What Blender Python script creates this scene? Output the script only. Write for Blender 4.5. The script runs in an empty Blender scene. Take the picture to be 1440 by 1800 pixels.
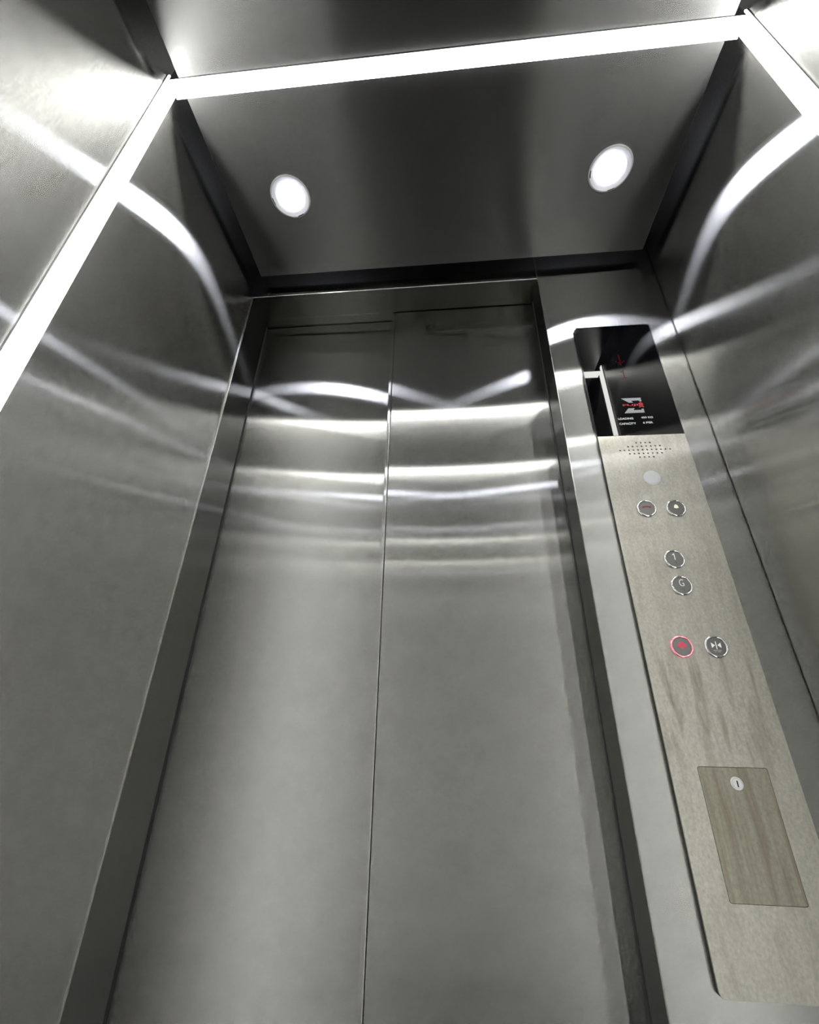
import bpy, bmesh, math, random
from mathutils import Vector, Matrix
random.seed(7)
S = bpy.context.scene
COL = S.collection

# ------------------------------------------------------------------ sizes (metres)
# x: left wall 0 -> right wall 1.1 ; y: rear wall -1.293 -> front wall 0 -> doors ; z up
W, REAR = 1.10, -1.293
JAMB = 0.798          # left edge of the right-hand front column
D1, D2 = 0.0775, 0.1103   # front faces of the two door panels
SOF = 2.10            # soffit over the door opening
PANEL = 2.148         # underside of the floating ceiling panels
LED = 2.144           # underside of the ceiling light strips
GAP = 0.030           # shadow gap around the ceiling panels
HOOPS = ((-0.4514, -0.4203), (-0.8727, -0.8416))
TOP = 2.27

# ------------------------------------------------------------------ mesh helpers
def obj(name, bm, m, parent=None, smooth=False, bevel=0.0, seg=2, bmat=-1):
    me = bpy.data.meshes.new(name)
    bmesh.ops.recalc_face_normals(bm, faces=bm.faces[:])
    bm.to_mesh(me); bm.free()
    if smooth:
        for p in me.polygons: p.use_smooth = True
    o = bpy.data.objects.new(name, me)
    for k in (m if isinstance(m, (list, tuple)) else [m]): me.materials.append(k)
    COL.objects.link(o)
    if parent: 
        o.parent = parent
        o.matrix_parent_inverse = parent.matrix_world.inverted() if False else Matrix.Translation(-parent.location)
    if bevel:
        b = o.modifiers.new('edge', 'BEVEL'); b.width = bevel; b.segments = seg; b.limit_method = 'ANGLE'
        b.material = bmat
    return o

def bx(bm, x0, x1, y0, y1, z0, z1, mat=0):
    vs = [bm.verts.new((x, y, z)) for x in (x0, x1) for y in (y0, y1) for z in (z0, z1)]
    for f in ((0,1,3,2),(4,6,7,5),(0,4,5,1),(2,3,7,6),(0,2,6,4),(1,5,7,3)):
        bm.faces.new([vs[i] for i in f]).material_index = mat

def box(name, dims, m, parent=None, bevel=0.0, bmat=-1):
    bm = bmesh.new(); bx(bm, *dims)
    return obj(name, bm, m, parent, bevel=bevel, bmat=bmat)

def lathe(bm, prof, c, axis, n=48, mat=0, cap=True):
    """prof: list of (radius, height along axis). axis 'y': height h goes to -y (into the car); 'z': height goes to -z."""
    rings = []
    for r, h in prof:
        ring = []
        for i in range(n):
            a = 2*math.pi*i/n
            if axis == 'y': p = (c[0]+r*math.cos(a), c[1]-h, c[2]+r*math.sin(a))
            else: p = (c[0]+r*math.cos(a), c[1]+r*math.sin(a), c[2]-h)
            ring.append(bm.verts.new(p))
        rings.append(ring)
    for a, b in zip(rings, rings[1:]):
        for i in range(n):
            f = bm.faces.new((a[i], a[(i+1) % n], b[(i+1) % n], b[i])); f.material_index = mat; f.smooth = True
    if cap:
        bm.faces.new(rings[-1]).material_index = mat
    return rings

def poly(bm, pts, y, d=0.0006, mat=0):
    """flat plate standing in the x-z plane, front at y, depth d behind"""
    a = [bm.verts.new((p[0], y, p[1])) for p in pts]
    b = [bm.verts.new((p[0], y+d, p[1])) for p in pts]
    bm.faces.new(a).material_index = mat
    bm.faces.new(b[::-1]).material_index = mat
    n = len(pts)
    for i in range(n):
        bm.faces.new((a[i], a[(i+1) % n], b[(i+1) % n], b[i])).material_index = mat

def plate_with_holes(name, outline, holes, y, depth, m, parent, bevel=0.0):
    cu = bpy.data.curves.new(name, 'CURVE'); cu.dimensions = '2D'; cu.fill_mode = 'BOTH'
    for pts in [outline] + holes:
        sp = cu.splines.new('POLY'); sp.points.add(len(pts)-1); sp.use_cyclic_u = True
        for q, p in zip(sp.points, pts): q.co = (p[0], p[1], 0, 1)
    cu.extrude = depth/2 - bevel; cu.bevel_depth = bevel; cu.bevel_resolution = 1
    if bevel: cu.offset = -bevel
    return curve_to_mesh(name, cu, y + depth/2, m, parent)

def curve_to_mesh(name, cu, y, m, parent, x=0, z=0):
    t = bpy.data.objects.new(name + '_tmp', cu); COL.objects.link(t)
    t.rotation_euler = (math.pi/2, 0, 0)
    t.location = (x, y, z)
    bpy.context.view_layer.update()
    dg = bpy.context.evaluated_depsgraph_get()
    me = bpy.data.meshes.new_from_object(t.evaluated_get(dg))
    me.transform(t.matrix_world)
    bpy.data.objects.remove(t); bpy.data.curves.remove(cu)
    me.name = name
    me.materials.clear(); me.materials.append(m)
    o = bpy.data.objects.new(name, me); COL.objects.link(o)
    if parent:
        o.parent = parent; o.matrix_parent_inverse = Matrix.Translation(-parent.location)
    return o

def text(name, s, x, z, w, h, y, m, parent, bold=0.0):
    """lettering fitted to a w x h box whose lower left corner is (x, z)"""
    cu = bpy.data.curves.new(name, 'FONT'); cu.body = s; cu.size = 1; cu.extrude = 0.0; cu.offset = bold
    o = curve_to_mesh(name, cu, 0, m, None)
    xs = [v.co.x for v in o.data.vertices]; zs = [v.co.z for v in o.data.vertices]
    sx = w/(max(xs)-min(xs)); sz = h/(max(zs)-min(zs)); x0 = min(xs); z0 = min(zs)
    bm = bmesh.new(); bm.from_mesh(o.data)
    for v in bm.verts:
        v.co = Vector((x+(v.co.x-x0)*sx, y, z+(v.co.z-z0)*sz))
    r = bmesh.ops.extrude_face_region(bm, geom=bm.faces[:])
    for v in [g for g in r['geom'] if isinstance(g, bmesh.types.BMVert)]: v.co.y += 0.0003
    bmesh.ops.recalc_face_normals(bm, faces=bm.faces[:])
    bm.to_mesh(o.data); bm.free()
    if parent:
        o.parent = parent; o.matrix_parent_inverse = Matrix.Translation(-parent.location)
    return o

def rounded(x0, x1, z0, z1, r, n=5):
    pts = []
    for cx, cz, a0 in ((x1-r, z1-r, 0), (x0+r, z1-r, 90), (x0+r, z0+r, 180), (x1-r, z0+r, 270)):
        for i in range(n+1):
            a = math.radians(a0 + 90*i/n); pts.append((cx+r*math.cos(a), cz+r*math.sin(a)))
    return pts

def circle(x, z, r, n=20):
    return [(x+r*math.cos(2*math.pi*i/n), z+r*math.sin(2*math.pi*i/n)) for i in range(n)]

def empty(name, loc):
    o = bpy.data.objects.new(name, None); o.location = loc; o.empty_display_size = 0.05
    COL.objects.link(o); return o

def tag(o, label, cat, group=None, kind=None):
    o['label'] = label; o['category'] = cat
    if group: o['group'] = group
    if kind: o['kind'] = kind
    return o

# ------------------------------------------------------------------ materials
def new_mat(name):
    m = bpy.data.materials.new(name); m.use_nodes = True
    nt = m.node_tree; nt.nodes.clear()
    out = nt.nodes.new('ShaderNodeOutputMaterial')
    return m, nt, out

def plain(name, col, rough=0.5, metal=0.0, spec=0.5, emit=None, strength=0.0):
    m, nt, out = new_mat(name)
    b = nt.nodes.new('ShaderNodeBsdfPrincipled')
    b.inputs['Base Color'].default_value = (*col, 1); b.inputs['Roughness'].default_value = rough
    b.inputs['Metallic'].default_value = metal; b.inputs['Specular IOR Level'].default_value = spec
    if emit:
        b.inputs['Emission Color'].default_value = (*emit, 1); b.inputs['Emission Strength'].default_value = strength
    nt.links.new(b.outputs[0], out.inputs[0])
    return m

def glow(name, col, strength):
    m, nt, out = new_mat(name)
    e = nt.nodes.new('ShaderNodeEmission'); e.inputs[0].default_value = (*col, 1); e.inputs[1].default_value = strength
    nt.links.new(e.outputs[0], out.inputs[0]); return m

def steel(name, grain, col=(0.415, 0.415, 0.402), along=0.0045, across=0.185, soft=0.0, soft_along=0.05,
          speck=0.15, stretch=30.0, window=None, smear=None, smear_amt=0.0, smear_col=(0.25, 0.22, 0.155)):
    """hairline stainless: a reflection that stays sharp along the grain and fans out across it,
    plus a softer share from the wear of the finish"""
    m, nt, out = new_mat(name); N = nt.nodes; L = nt.links
    tan = N.new('ShaderNodeCombineXYZ')
    for i in range(3): tan.inputs[i].default_value = grain[i]
    geo = N.new('ShaderNodeNewGeometry')
    mp = N.new('ShaderNodeMapping')
    sc = [stretch if g else 320.0 for g in grain]
    mp.inputs['Scale'].default_value = sc
    L.new(geo.outputs['Position'], mp.inputs['Vector'])
    n1 = N.new('ShaderNodeTexNoise'); n1.inputs['Scale'].default_value = 1.0; n1.inputs['Detail'].default_value = 3
    L.new(mp.outputs[0], n1.inputs['Vector'])
    n2 = N.new('ShaderNodeTexNoise'); n2.inputs['Scale'].default_value = 230.0; n2.inputs['Detail'].default_value = 2
    L.new(geo.outputs['Position'], n2.inputs['Vector'])
    add = N.new('ShaderNodeMath'); add.operation = 'ADD'
    L.new(n1.outputs[0], add.inputs[0]); L.new(n2.outputs[0], add.inputs[1])
    mr = N.new('ShaderNodeMapRange')
    mr.inputs['From Min'].default_value = 0.6; mr.inputs['From Max'].default_value = 1.4
    mr.inputs['To Min'].default_value = 1-speck; mr.inputs['To Max'].default_value = 1+speck
    L.new(add.outputs[0], mr.inputs['Value'])
    mul = N.new('ShaderNodeVectorMath'); mul.operation = 'SCALE'; mul.inputs[0].default_value = col
    L.new(mr.outputs[0], mul.inputs['Scale'])
    colour = mul.outputs[0]
    if smear_amt:
        sm = N.new('ShaderNodeMapping'); sm.inputs['Scale'].default_value = smear
        sm.inputs['Rotation'].default_value = (0, math.radians(6), 0)
        L.new(geo.outputs['Position'], sm.inputs['Vector'])
        n3 = N.new('ShaderNodeTexNoise'); n3.inputs['Scale'].default_value = 1.0; n3.inputs['Detail'].default_value = 4
        n3.inputs['Distortion'].default_value = 0.6
        L.new(sm.outputs[0], n3.inputs['Vector'])
        cr = N.new('ShaderNodeMapRange'); cr.inputs['From Min'].default_value = 0.45; cr.inputs['From Max'].default_value = 0.72
        cr.inputs['To Max'].default_value = smear_amt
        L.new(n3.outputs[0], cr.inputs['Value'])
        if window:      # dirt gathered in one band of heights
            sx = N.new('ShaderNodeSeparateXYZ'); L.new(geo.outputs['Position'], sx.inputs[0])
            ra = N.new('ShaderNodeValToRGB'); e = ra.color_ramp.elements
            lo, hi = window[0], window[-1]
            zr = N.new('ShaderNodeMapRange'); zr.inputs['From Min'].default_value = lo; zr.inputs['From Max'].default_value = hi
            L.new(sx.outputs[2], zr.inputs['Value']); L.new(zr.outputs[0], ra.inputs[0])
            e[0].position = 0; e[1].position = 1
            b_ = window[1]; e[0].color = (b_,)*3 + (1,); e[1].color = (b_,)*3 + (1,)
            k = e.new(0.30); k.color = (1, 1, 1, 1); k = e.new(0.75); k.color = (1, 1, 1, 1)
            mm = N.new('ShaderNodeMath'); mm.operation = 'MULTIPLY'
            L.new(ra.outputs[0], mm.inputs[0]); L.new(cr.outputs[0], mm.inputs[1]); cr = mm
        mx = N.new('ShaderNodeMix'); mx.data_type = 'RGBA'
        L.new(cr.outputs[0], mx.inputs['Factor']); L.new(colour, mx.inputs['A']); mx.inputs['B'].default_value = (*smear_col, 1)
        colour = mx.outputs['Result']
    def gl(al, ac):
        g = N.new('ShaderNodeBsdfAnisotropic'); g.distribution = 'GGX'
        r2 = math.sqrt(al*ac); an = 1 - math.sqrt(al/ac)
        g.inputs['Roughness'].default_value = math.sqrt(r2)
        g.inputs['Anisotropy'].default_value = AN_SIGN*an
        L.new(tan.outputs[0], g.inputs['Tangent']); L.new(colour, g.inputs['Color'])
        return g
    a = gl(along, across)
    if not soft:
        L.new(a.outputs[0], out.inputs[0]); return m
    b = gl(soft_along, 0.60)
    ms = N.new('ShaderNodeMixShader'); ms.inputs[0].default_value = soft
    L.new(a.outputs[0], ms.inputs[1]); L.new(b.outputs[0], ms.inputs[2])
    L.new(ms.outputs[0], out.inputs[0])
    return m
AN_SIGN = 1

VERT = (0, 0, 1); HORX = (1, 0, 0)
M_wall = steel('steel_wall', VERT, smear=(7, 7, 4), smear_amt=0.16, smear_col=(0.3, 0.28, 0.23))
M_door = steel('steel_door', VERT, smear=(16, 16, 34), smear_amt=0.7, smear_col=(0.08, 0.07, 0.06), window=(1.93, 0.08, 2.14))
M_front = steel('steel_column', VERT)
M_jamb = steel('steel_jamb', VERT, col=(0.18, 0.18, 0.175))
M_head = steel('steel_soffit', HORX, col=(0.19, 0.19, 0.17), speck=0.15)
M_ceil = steel('steel_ceiling', HORX, col=(0.28, 0.28, 0.277), along=0.016, across=0.22, speck=0.07)
M_plate = steel('steel_panel', VERT, col=(0.62, 0.60, 0.535), along=0.008, across=0.34, soft=0.4, speck=0.16, stretch=170.0, smear=(70, 70, 11), smear_amt=0.75, window=(0.95, 0.30, 1.14))
M_lid = steel('steel_lid', VERT, col=(0.43, 0.41, 0.34), along=0.008, across=0.34, soft=0.4, speck=0.16, stretch=170.0, smear=(85, 85, 5), smear_amt=0.75)
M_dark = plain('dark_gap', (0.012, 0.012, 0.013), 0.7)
M_slab = plain('painted_slab', (0.05, 0.05, 0.052), 0.7)
M_floor = None
M_edge = plain('bright_edge', (0.75, 0.75, 0.73), 0.25, 1.0)
M_chrome = plain('chrome', (0.85, 0.85, 0.86), 0.10, 1.0)
M_lock = plain('lock_metal', (0.8, 0.8, 0.81), 0.42, 0.55)
M_alu = plain('aluminium', (0.55, 0.55, 0.56), 0.35, 1.0)
M_white = plain('white_rim', (0.55, 0.55, 0.55), 0.35)
M_led = glow('led_strip_light', (1.0, 1.0, 0.965), 15.5)
M_spot = glow('downlight_glow', (0.86, 0.88, 1.0), 38.0)
M_glass = plain('black_glass', (0.002, 0.002, 0.003), 0.02, 0.0, 0.5)
M_print_white = plain('white_print', (0.85, 0.85, 0.85), 0.5, emit=(1, 1, 1), strength=0.0)
M_print_grey = plain('grey_print', (0.45, 0.47, 0.49), 0.5)
M_print_red = plain('red_print', (0.85, 0.06, 0.09), 0.5)
M_red_dim = glow('dim_red_display', (1.0, 0.06, 0.09), 0.12)
M_red_lit = glow('red_lit_symbol', (1.0, 0.10, 0.16), 0.75)
M_cap = plain('button_cap', (0.20, 0.20, 0.195), 0.42, 0.8)
M_lens = plain('frosted_lens', (0.66, 0.68, 0.69), 0.45)
M_sym = plain('white_symbol', (0.85, 0.85, 0.82), 0.4, emit=(1, 1, 0.95), strength=0.25)
M_bell = plain('yellow_symbol', (0.9, 0.85, 0.6), 0.4, emit=(1, 0.95, 0.7), strength=0.35)
M_deepred = plain('dark_red_symbol', (0.30, 0.012, 0.02), 0.4)
M_ring_red = plain('red_lit_ring', (0.88, 0.55, 0.60), 0.15, 1.0, emit=(1, 0.10, 0.2), strength=0.22)

m, nt, out = new_mat('granite_floor')
b = nt.nodes.new('ShaderNodeBsdfPrincipled'); n = nt.nodes.new('ShaderNodeTexNoise'); n.inputs['Scale'].default_value = 120
r = nt.nodes.new('ShaderNodeValToRGB')
r.color_ramp.elements[0].color = (0.02, 0.02, 0.02, 1); r.color_ramp.elements[1].color = (0.09, 0.088, 0.085, 1)
g = nt.nodes.new('ShaderNodeNewGeometry'); nt.links.new(g.outputs['Position'], n.inputs['Vector'])
nt.links.new(n.outputs[0], r.inputs[0]); nt.links.new(r.outputs[0], b.inputs['Base Color']); b.inputs['Roughness'].default_value = 0.35
nt.links.new(b.outputs[0], out.inputs[0]); M_floor = m

# ------------------------------------------------------------------ the car's shell
def shell(name, dims, m, label, cat, bevel=0.0, bmat=-1):
    return tag(box(name, dims, m, bevel=bevel, bmat=bmat), label, cat, kind='structure')
shell('floor', (-0.03, W+0.03, REAR-0.03, 0.16, -0.04, 0.0), M_floor, 'dark speckled stone floor of the lift car', 'floor')
shell('wall_left', (-0.03, 0.0, REAR, 0.0, 0.0, TOP), M_wall, 'brushed steel wall on the left, beside the narrow door jamb', 'wall', 0.0004)
shell('wall_right', (W, W+0.03, REAR, -0.0025, 0.0, TOP), M_wall, 'brushed steel wall on the right, beside the button column', 'wall', 0.0012)
shell('wall_rear', (-0.03, W+0.03, REAR-0.03, REAR, 0.0, TOP), M_wall, 'brushed steel rear wall facing the doors', 'wall')
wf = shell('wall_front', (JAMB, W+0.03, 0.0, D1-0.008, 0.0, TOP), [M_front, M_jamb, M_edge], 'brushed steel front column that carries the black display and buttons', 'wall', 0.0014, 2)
shell('ceiling', (-0.03, W+0.03, REAR-0.03, 0.20, TOP, TOP+0.03), M_slab, 'dark slab above the floating steel ceiling panels', 'ceiling')
# door surround
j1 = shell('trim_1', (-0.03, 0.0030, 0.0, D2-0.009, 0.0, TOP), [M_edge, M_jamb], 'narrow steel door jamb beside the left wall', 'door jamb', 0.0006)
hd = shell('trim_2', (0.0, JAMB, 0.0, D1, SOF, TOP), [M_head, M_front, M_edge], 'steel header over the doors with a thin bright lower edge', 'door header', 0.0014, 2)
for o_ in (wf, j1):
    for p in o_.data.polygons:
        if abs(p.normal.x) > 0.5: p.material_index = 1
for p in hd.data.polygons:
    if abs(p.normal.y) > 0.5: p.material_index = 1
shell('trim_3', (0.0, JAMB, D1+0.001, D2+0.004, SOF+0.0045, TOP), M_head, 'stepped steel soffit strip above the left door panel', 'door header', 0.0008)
shell('wall_shaft', (-0.08, W+0.03, 0.165, 0.18, -0.04, TOP), M_dark, 'dark shaft wall hidden behind the doors', 'wall')

box('gap_shade', (JAMB-0.0004, JAMB+0.004, D1-0.0085, D1-0.0006, 0.0, SOF), M_dark, wf)['label'] = 'black strip added as the shade in the gap beside the right door panel'  # black strip added to draw the shade in the door gap
box('gap_shade', (-0.01, 0.0032, D2-0.0095, D2-0.0006, 0.0, SOF+0.003), M_dark, j1)['label'] = 'black strip added as the shade in the gap beside the left door panel'  # same added strip, darkening the gap on the left

# doors: two telescopic panels
d = empty('door_1', (0.62, D1, 0.0)); tag(d, 'right door panel, the nearer of the two, with smudges at its top', 'door', kind='structure')
XM = 0.3938
bm = bmesh.new(); bx(bm, XM+0.0102, 0.86, D1, D1+0.026, 0.006, 2.0968)
obj('door_leaf', bm, M_door, d, bevel=0.0006)
bm = bmesh.new(); bx(bm, XM, XM+0.0088, D1, D1+0.026, 0.006, 2.0968)
obj('edge_strip', bm, M_door, d, bevel=0.0022)
d = empty('door_2', (0.19, D2, 0.0)); tag(d, 'left door panel, set back behind the right door panel', 'door', kind='structure')
bm = bmesh.new(); bx(bm, -0.05, 0.46, D2, D2+0.026, 0.006, 2.1015)
obj('door_leaf', bm, M_front, d, bevel=0.0006)

# ------------------------------------------------------------------ floating ceiling panels
def ceiling_panel(y0, y1, label, holes):
    o = plate_with_holes('ceiling_panel', [(GAP, y0), (W-0.0295, y0), (W-0.0295, y1), (GAP, y1)],
                         [circle(hx, hy, 0.0455, 48) for hx, hy in holes], 0, 0.03, M_ceil, None, 0.0008)
    # built standing up in x-z: lay it down so that its underside sits at PANEL
    for v in o.data.vertices:
        x, y, z = v.co; v.co = (x, z, PANEL + y)
    o.data.flip_normals(); o.data.update()
    return tag(o, label, 'ceiling panel', 'floating ceiling panels', 'structure')
LX, RX, FY, BY = 0.1817, 0.9270, -0.2252, -1.068
ceiling_panel(HOOPS[0][1], -0.029, 'front steel ceiling panel with two round downlights in it', [(LX, FY), (RX, FY)])
ceiling_panel(HOOPS[1][1], HOOPS[0][0], 'plain middle steel ceiling panel behind the white light strip', [])
ceiling_panel(REAR+0.029, HOOPS[1][0], 'rear steel ceiling panel with two downlights, seen only in reflections', [(LX, BY), (RX, BY)])

# ------------------------------------------------------------------ light strips: three per hoop
def strip(y0, y1, where, label, group):
    o = empty('led_light_strip', {'c': (W/2, (y0+y1)/2, PANEL), 'l': (0, (y0+y1)/2, 0.0), 'r': (W, (y0+y1)/2, 0.0)}[where])
    tag(o, label, 'light strip', group)
    h = bmesh.new(); g = bmesh.new()
    e = 0.0013
    if where == 'c':
        bx(h, 0.010, W-0.010, y0, y0+e, LED+0.002, LED+0.05); bx(h, 0.010, W-0.010, y1-e, y1, LED+0.002, LED+0.05)
        bx(g, 0.0105, W-0.0105, y0+e, y1-e, LED, LED+0.012)
    else:
        a, b = (0.0, 0.004) if where == 'l' else (W-0.004, W)
        a2, b2 = (0.0, 0.002) if where == 'l' else (W-0.002, W)
        bx(h, a2, b2, y0, y0+e, 0.0, LED+0.03); bx(h, a2, b2, y1-e, y1, 0.0, LED+0.03)
        bx(g, a, b, y0+e, y1-e, 0.001, LED+0.0295)
    obj('diffuser', g, M_led, o); obj('channel', h, M_alu, o)
    return o
for (y0, y1), grp, ls in ((HOOPS[0], 'light hoop in front of the viewer',
        ('white light strip running across the steel ceiling', 'white light strip running down the left wall', 'white light strip running down the right wall')),
        (HOOPS[1], 'light hoop behind the viewer',
        ('rear ceiling light strip, seen only as reflected bands in the doors', 'rear left wall light strip, seen only in reflections', 'rear right wall light strip, seen only in reflections'))):
    for w_, l_ in zip('clr', ls): strip(y0, y1, w_, l_, grp)

# ------------------------------------------------------------------ downlights
def downlight(x, y, label):
    o = empty('downlight', (x, y, PANEL)); tag(o, label, 'ceiling light', 'round downlights in the ceiling')
    bm = bmesh.new()
    lathe(bm, [(0.0450, -0.028), (0.0450, -0.001), (0.0472, 0.0), (0.0476, 0.0012), (0.0462, 0.0026), (0.0440, 0.0030), (0.0425, 0.0022),
               (0.0418, 0.0016), (0.0338, 0.0009), (0.0332, -0.006)], (x, y, PANEL), 'z', 64, cap=False)
    obj('rim', bm, M_white, o)
    bm = bmesh.new()
    lathe(bm, [(0.0331, -0.008), (0.0330, 0.0004), (0.029, 0.0009), (0.02, 0.0012)], (x, y, PANEL), 'z', 64)
    obj('diffuser', bm, M_spot, o)
    for k in (0, 1):
        a = math.radians(62 + 100*k); bm = bmesh.new()
        for j in range(5):
            t0 = a + math.radians(4*j); t1 = t0 + math.radians(4.2)
            q = [(x+r*math.cos(t), y+r*math.sin(t)) for r, t in ((0.0425, t0), (0.0445, t0), (0.0445, t1), (0.0425, t1))]
            lo = [bm.verts.new((*p, PANEL-0.0038)) for p in q]; hi = [bm.verts.new((*p, PANEL-0.001)) for p in q]
            bm.faces.new(lo); bm.faces.new(hi[::-1])
            for i in range(4): bm.faces.new((lo[i], lo[(i+1) % 4], hi[(i+1) % 4], hi[i]))
        obj('spring_clip', bm, M_chrome, o)
downlight(LX, FY, 'left round downlight in the front ceiling panel')
downlight(RX, FY, 'right round downlight in the front ceiling panel, above the button column')
downlight(LX, BY, 'left rear downlight, seen only as reflected streaks')
downlight(RX, BY, 'right rear downlight, seen only as reflected streaks')

# ------------------------------------------------------------------ car operating panel
T = 0.008; FY0 = -T
PX0, PX1, PZ0, PZ1, GZ = 0.862, 1.038, 0.7115, 1.8950, 1.5670
P = empty('control_panel', (0.95, 0.0, PZ0))
tag(P, 'tall steel control panel with black display, lift buttons and key-locked flap', 'control panel')
SPK = []
for row, nrow in zip(range(-2, 3), (4, 8, 12, 8, 4)):
    for k in range(nrow): SPK.append((0.9500 + (k-(nrow-1)/2)*0.00905, 1.5295 - row*0.0089))
LIDX0, LIDX1, LIDZ0, LIDZ1 = 0.9008, 0.9988, 0.8045, 0.9622
LENS = (0.9496, 1.4617)
ol = [(PX0, GZ-0.0004), (PX0, PZ0+0.006), (PX0+0.002, PZ0+0.0015), (PX0+0.006, PZ0), (PX1, PZ0), (PX1, GZ-0.0004)]
plate_with_holes('face_plate', ol, [circle(x, z, 0.0018, 12) for x, z in SPK] + [circle(*LENS, 0.0168, 32), rounded(LIDX0, LIDX1, LIDZ0, LIDZ1, 0.003)],
                 FY0, 0.003, M_plate, P)
box('back_box', (PX0+0.0015, PX1-0.0015, -0.0046, -0.0001, PZ0+0.0015, PZ1-0.0015), M_dark, P)
o = box('display_glass', (PX0, PX1, FY0, -0.0047, GZ+0.0002, PZ1), M_glass, P, bevel=0.0004); o['label'] = 'black display glass'
GL = o
bm = bmesh.new(); lathe(bm, [(0.0167, 0.0), (0.0167, 0.0036), (0.016, 0.0041), (0.010, 0.0044)], (LENS[0], -0.0046, LENS[1]), 'y', 40)
o = obj('indicator_lens', bm, M_lens, P); o['label'] = 'round frosted lens'

# display: arrow, floor digit, emblem, load plate
yf = FY0 - 0.0003
def dots(name, pts, r, m, parent, label=None):
    bm = bmesh.new()
    for x, z in pts: poly(bm, circle(x, z, r, 8), yf, 0.0003)
    o = obj(name, bm, m, parent)
    if label: o['label'] = label
    return o
ax = 0.9482
arrow = [(ax, 1.7961-0.0042*i) for i in range(7)] + [(ax+s*0.0043*j, 1.7690+0.0042*j) for s in (-1, 1) for j in (1, 2)] + [(ax, 1.7668)]
dots('direction_arrow', arrow, 0.0014, M_red_dim, GL, 'dim red down arrow')
digit = [(ax+0.0006, 1.7485-0.0043*i) for i in range(6)] + [(ax-0.0036, 1.7448)] + [(ax+s*0.004, 1.7263) for s in (-1, 1)]
dots('floor_digit', digit, 0.0014, M_red_dim, GL, 'dim red figure 1')
bm = bmesh.new()
zt, zb, xl, xr = 1.6672, 1.6258, 0.9288, 0.9705
poly(bm, [(xl, zt), (xr, zt), (xr, zt-0.0105), (xr-0.0045, zt-0.0105), (xr-0.0045, zt-0.0075), (xl+0.020, zt-0.0075), (xl+0.0225, zt-0.0135), (xl+0.0165, zt-0.0135)][:6] + [(xl+0.0235, zt-0.0128), (xl+0.015, zt-0.0128)], yf, 0.0003)
poly(bm, [(xl, zb), (xr, zb), (xr, zb+0.0105), (xr-0.0045, zb+0.0105), (xr-0.0045, zb+0.0075), (xl+0.020, zb+0.0075), (xl+0.0235, zb+0.0128), (xl+0.010, zb+0.0128)], yf, 0.0003)
o = obj('emblem', bm, M_print_grey, GL); o['label'] = 'grey angular emblem'
o = text('emblem_lettering', 'FUJI', 0.9292, 1.6438, 0.0318, 0.0064, yf-0.0002, M_print_red, GL, 0.02); o['label'] = 'red lettering'
bm = bmesh.new()
for k in range(3):
    z = 1.6395+0.0044*k
    poly(bm, [(0.9625, z), (0.9672, z+0.0034), (0.9719, z), (0.9719, z+0.0026), (0.9672, z+0.0060), (0.9625, z+0.0026)], yf-0.0002, 0.0003)
o = obj('chevrons', bm, M_print_red, GL); o['label'] = 'red stacked chevrons'
text('load_lettering', 'LOADING', 0.9122, 1.6085, 0.0315, 0.0054, yf, M_print_white, GL, 0.03)
text('load_lettering', '450 KG', 0.9602, 1.6100, 0.0243, 0.0050, yf, M_print_white, GL, 0.03)
text('load_lettering', 'CAPACITY', 0.9122, 1.5950, 0.0347, 0.0054, yf, M_print_white, GL, 0.03)
text('load_lettering', '6 PER', 0.9612, 1.5962, 0.0205, 0.0050, yf, M_print_white, GL, 0.03)

# buttons
def button(x, z, label, sym, ring=None):
    b_ = obj('button', lathe_button(x, z), M_cap, P); b_['label'] = label
    bm = bmesh.new(); n = 10
    lathe(bm, [(0.0183, 0.0), (0.0183, 0.0022), (0.0176, 0.0036), (0.0164, 0.0042), (0.0152, 0.0040), (0.0146, 0.0030), (0.0146, 0.0005)], (x, FY0, z), 'y', 56, cap=False)
    obj('bezel_ring', bm, ring or M_chrome, b_)
    sym(x, z, b_)
    return b_
def lathe_button(x, z):
    bm = bmesh.new(); lathe(bm, [(0.0144, 0.0002), (0.0144, 0.0026), (0.0138, 0.0030), (0.0, 0.0031)][:3], (x, FY0, z), 'y', 48); return bm
ys = FY0 - 0.0033
def letter_g(x, z, p): text('symbol', 'G', x-0.0038, z-0.0015, 0.0076, 0.0122, ys, M_sym, p, -0.014)
def with_braille(f):
    def g(x, z, p):
        f(x, z, p)
        bm = bmesh.new()
        for i, j in ((0, 0), (1, 0), (0, 1)): poly(bm, circle(x+0.0014-0.0024*i, z-0.0062-0.0024*j, 0.0006, 8), ys, 0.0004)
        obj('braille_dots', bm, M_dark, p)
    return g
one = [[(-0.1, -1.5), (1.1, -1.5), (1.1, 10.8), (0.2, 10.8), (-2.8, 8.4), (-2.8, 6.9), (-0.1, 8.9)]]
def polys(shapes, m):
    def f(x, z, p):
        bm = bmesh.new()
        for s in shapes: poly(bm, [(x+a*0.001, z+b*0.001) for a, b in s], ys, 0.0004)
        obj('symbol', bm, m, p)
    return f
handset = [[(-8, 0.6), (-8.2, 3.0), (-6.5, 4.2), (0, 4.8), (6.5, 4.2), (8.2, 3.0), (8, 0.6), (4.4, 0.6), (4.2, 2.2), (-4.2, 2.2), (-4.4, 0.6)]]
bell = [[(-4.6, 0.0), (-3.6, 1.6), (-3.2, 4.6), (-1.6, 6.6), (0, 7.4), (1.6, 6.6), (3.2, 4.6), (3.6, 1.6), (4.6, 0.0)], [(-1.3, -0.5), (0, -1.8), (1.3, -0.5)]]
opn = [[(-1.9, -3.2), (-1.9, 7.2), (-7.8, 2.0)], [(1.9, -3.2), (1.9, 7.2), (7.8, 2.0)], [(-0.6, -4.2), (-0.6, 8.2), (0.6, 8.2), (0.6, -4.2)]]
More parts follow.
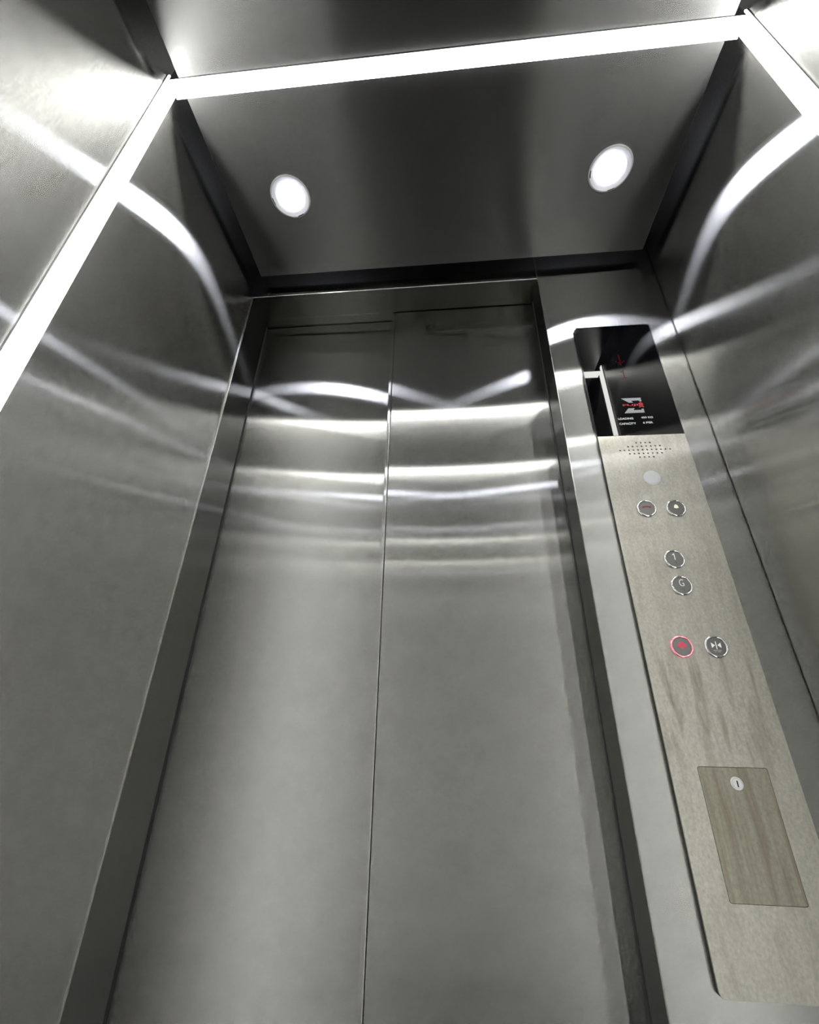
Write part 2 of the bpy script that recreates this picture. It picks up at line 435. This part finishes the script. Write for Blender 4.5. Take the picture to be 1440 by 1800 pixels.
cls = [[(-7.4, -2.2), (-7.4, 6.2), (-2.0, 2.0)], [(7.4, -2.2), (7.4, 6.2), (2.0, 2.0)], [(-0.6, -4.2), (-0.6, 8.2), (0.6, 8.2), (0.6, -4.2)]]
button(0.9227, 1.3927, 'intercom button with a dark red handset symbol', polys(handset, M_deepred))
button(0.9769, 1.3920, 'alarm button with a pale yellow bell', polys(bell, M_bell))
button(0.9485, 1.2885, 'floor button marked 1', with_braille(polys(one, M_sym)))
button(0.9487, 1.2392, 'ground floor button marked G', with_braille(letter_g))
button(0.9224, 1.1348, 'door open button lit red', polys(opn, M_red_lit), M_ring_red)
bc = button(0.9763, 1.1348, 'door close button with white arrows', polys(cls, M_sym))
bm = bmesh.new()
for i, j in ((-3, 0), (-2, 0), (-1, 0), (0, 0), (1, 0), (2, 0), (-2, 1), (0, 1), (1, 1)): poly(bm, circle(0.9763+0.0022*i+0.001, 1.1348-0.0062-0.0024*j, 0.0005, 6), ys, 0.0004)
obj('braille_dots', bm, M_sym, bc)

# key-locked flap
bm = bmesh.new(); poly(bm, rounded(LIDX0+0.0006, LIDX1-0.0006, LIDZ0+0.0006, LIDZ1-0.0006, 0.0025), FY0, 0.003)
F = obj('flap', bm, M_lid, P); F['label'] = 'brown smeared flap with a key lock'
bm = bmesh.new(); KX, KZ = 0.9505, 0.9413
lathe(bm, [(0.0090, 0.0), (0.0090, 0.0014), (0.0082, 0.0022), (0.0070, 0.0024), (0.0066, 0.0016), (0.0062, 0.0016), (0.0058, 0.0028)], (KX, FY0, KZ), 'y', 40)
o = obj('key_lock', bm, M_lock, F); o['label'] = 'round bright key lock'
bm = bmesh.new(); poly(bm, rounded(KX-0.0009, KX+0.0009, KZ-0.0042, KZ+0.0042, 0.0008, 3), FY0-0.0030, 0.0003)
obj('key_slot', bm, M_dark, F)

# ------------------------------------------------------------------ camera, world, output
R = ((0.9961812315102719, 0.0856260211687092, 0.017062780708130058), (-0.023467965134796712, 0.4508375150390765, -0.8922974782245113),
     (-0.08409642441334791, 0.8884895719884427, 0.4511253394220766))
cam = bpy.data.cameras.new('camera'); co = bpy.data.objects.new('camera', cam); COL.objects.link(co)
rx, ry, rz = Vector(R[0]), -Vector(R[1]), -Vector(R[2])
mw = Matrix((rx, ry, rz)).transposed().to_4x4(); mw.translation = (0.5381, -0.7922, 0.9999)
co.matrix_world = mw
cam.sensor_fit = 'VERTICAL'; cam.sensor_height = 36.0; cam.lens = 36.0*766.4175/1800; cam.clip_start = 0.01
S.camera = co
w = bpy.data.worlds.new('world'); S.world = w; w.use_nodes = True
w.node_tree.nodes['Background'].inputs[0].default_value = (0, 0, 0, 1)
S.cycles.max_bounces = 16; S.cycles.glossy_bounces = 16; S.cycles.diffuse_bounces = 4
S.cycles.use_denoising = True; S.cycles.use_adaptive_sampling = False; S.cycles.sample_clamp_indirect = 6.0
S.cycles.caustics_reflective = True; S.cycles.blur_glossy = 0.0
v = S.view_settings; v.view_transform = 'Standard'; v.look = 'None'; v.gamma = 1.0; v.use_curve_mapping = False; v.exposure = 0.0
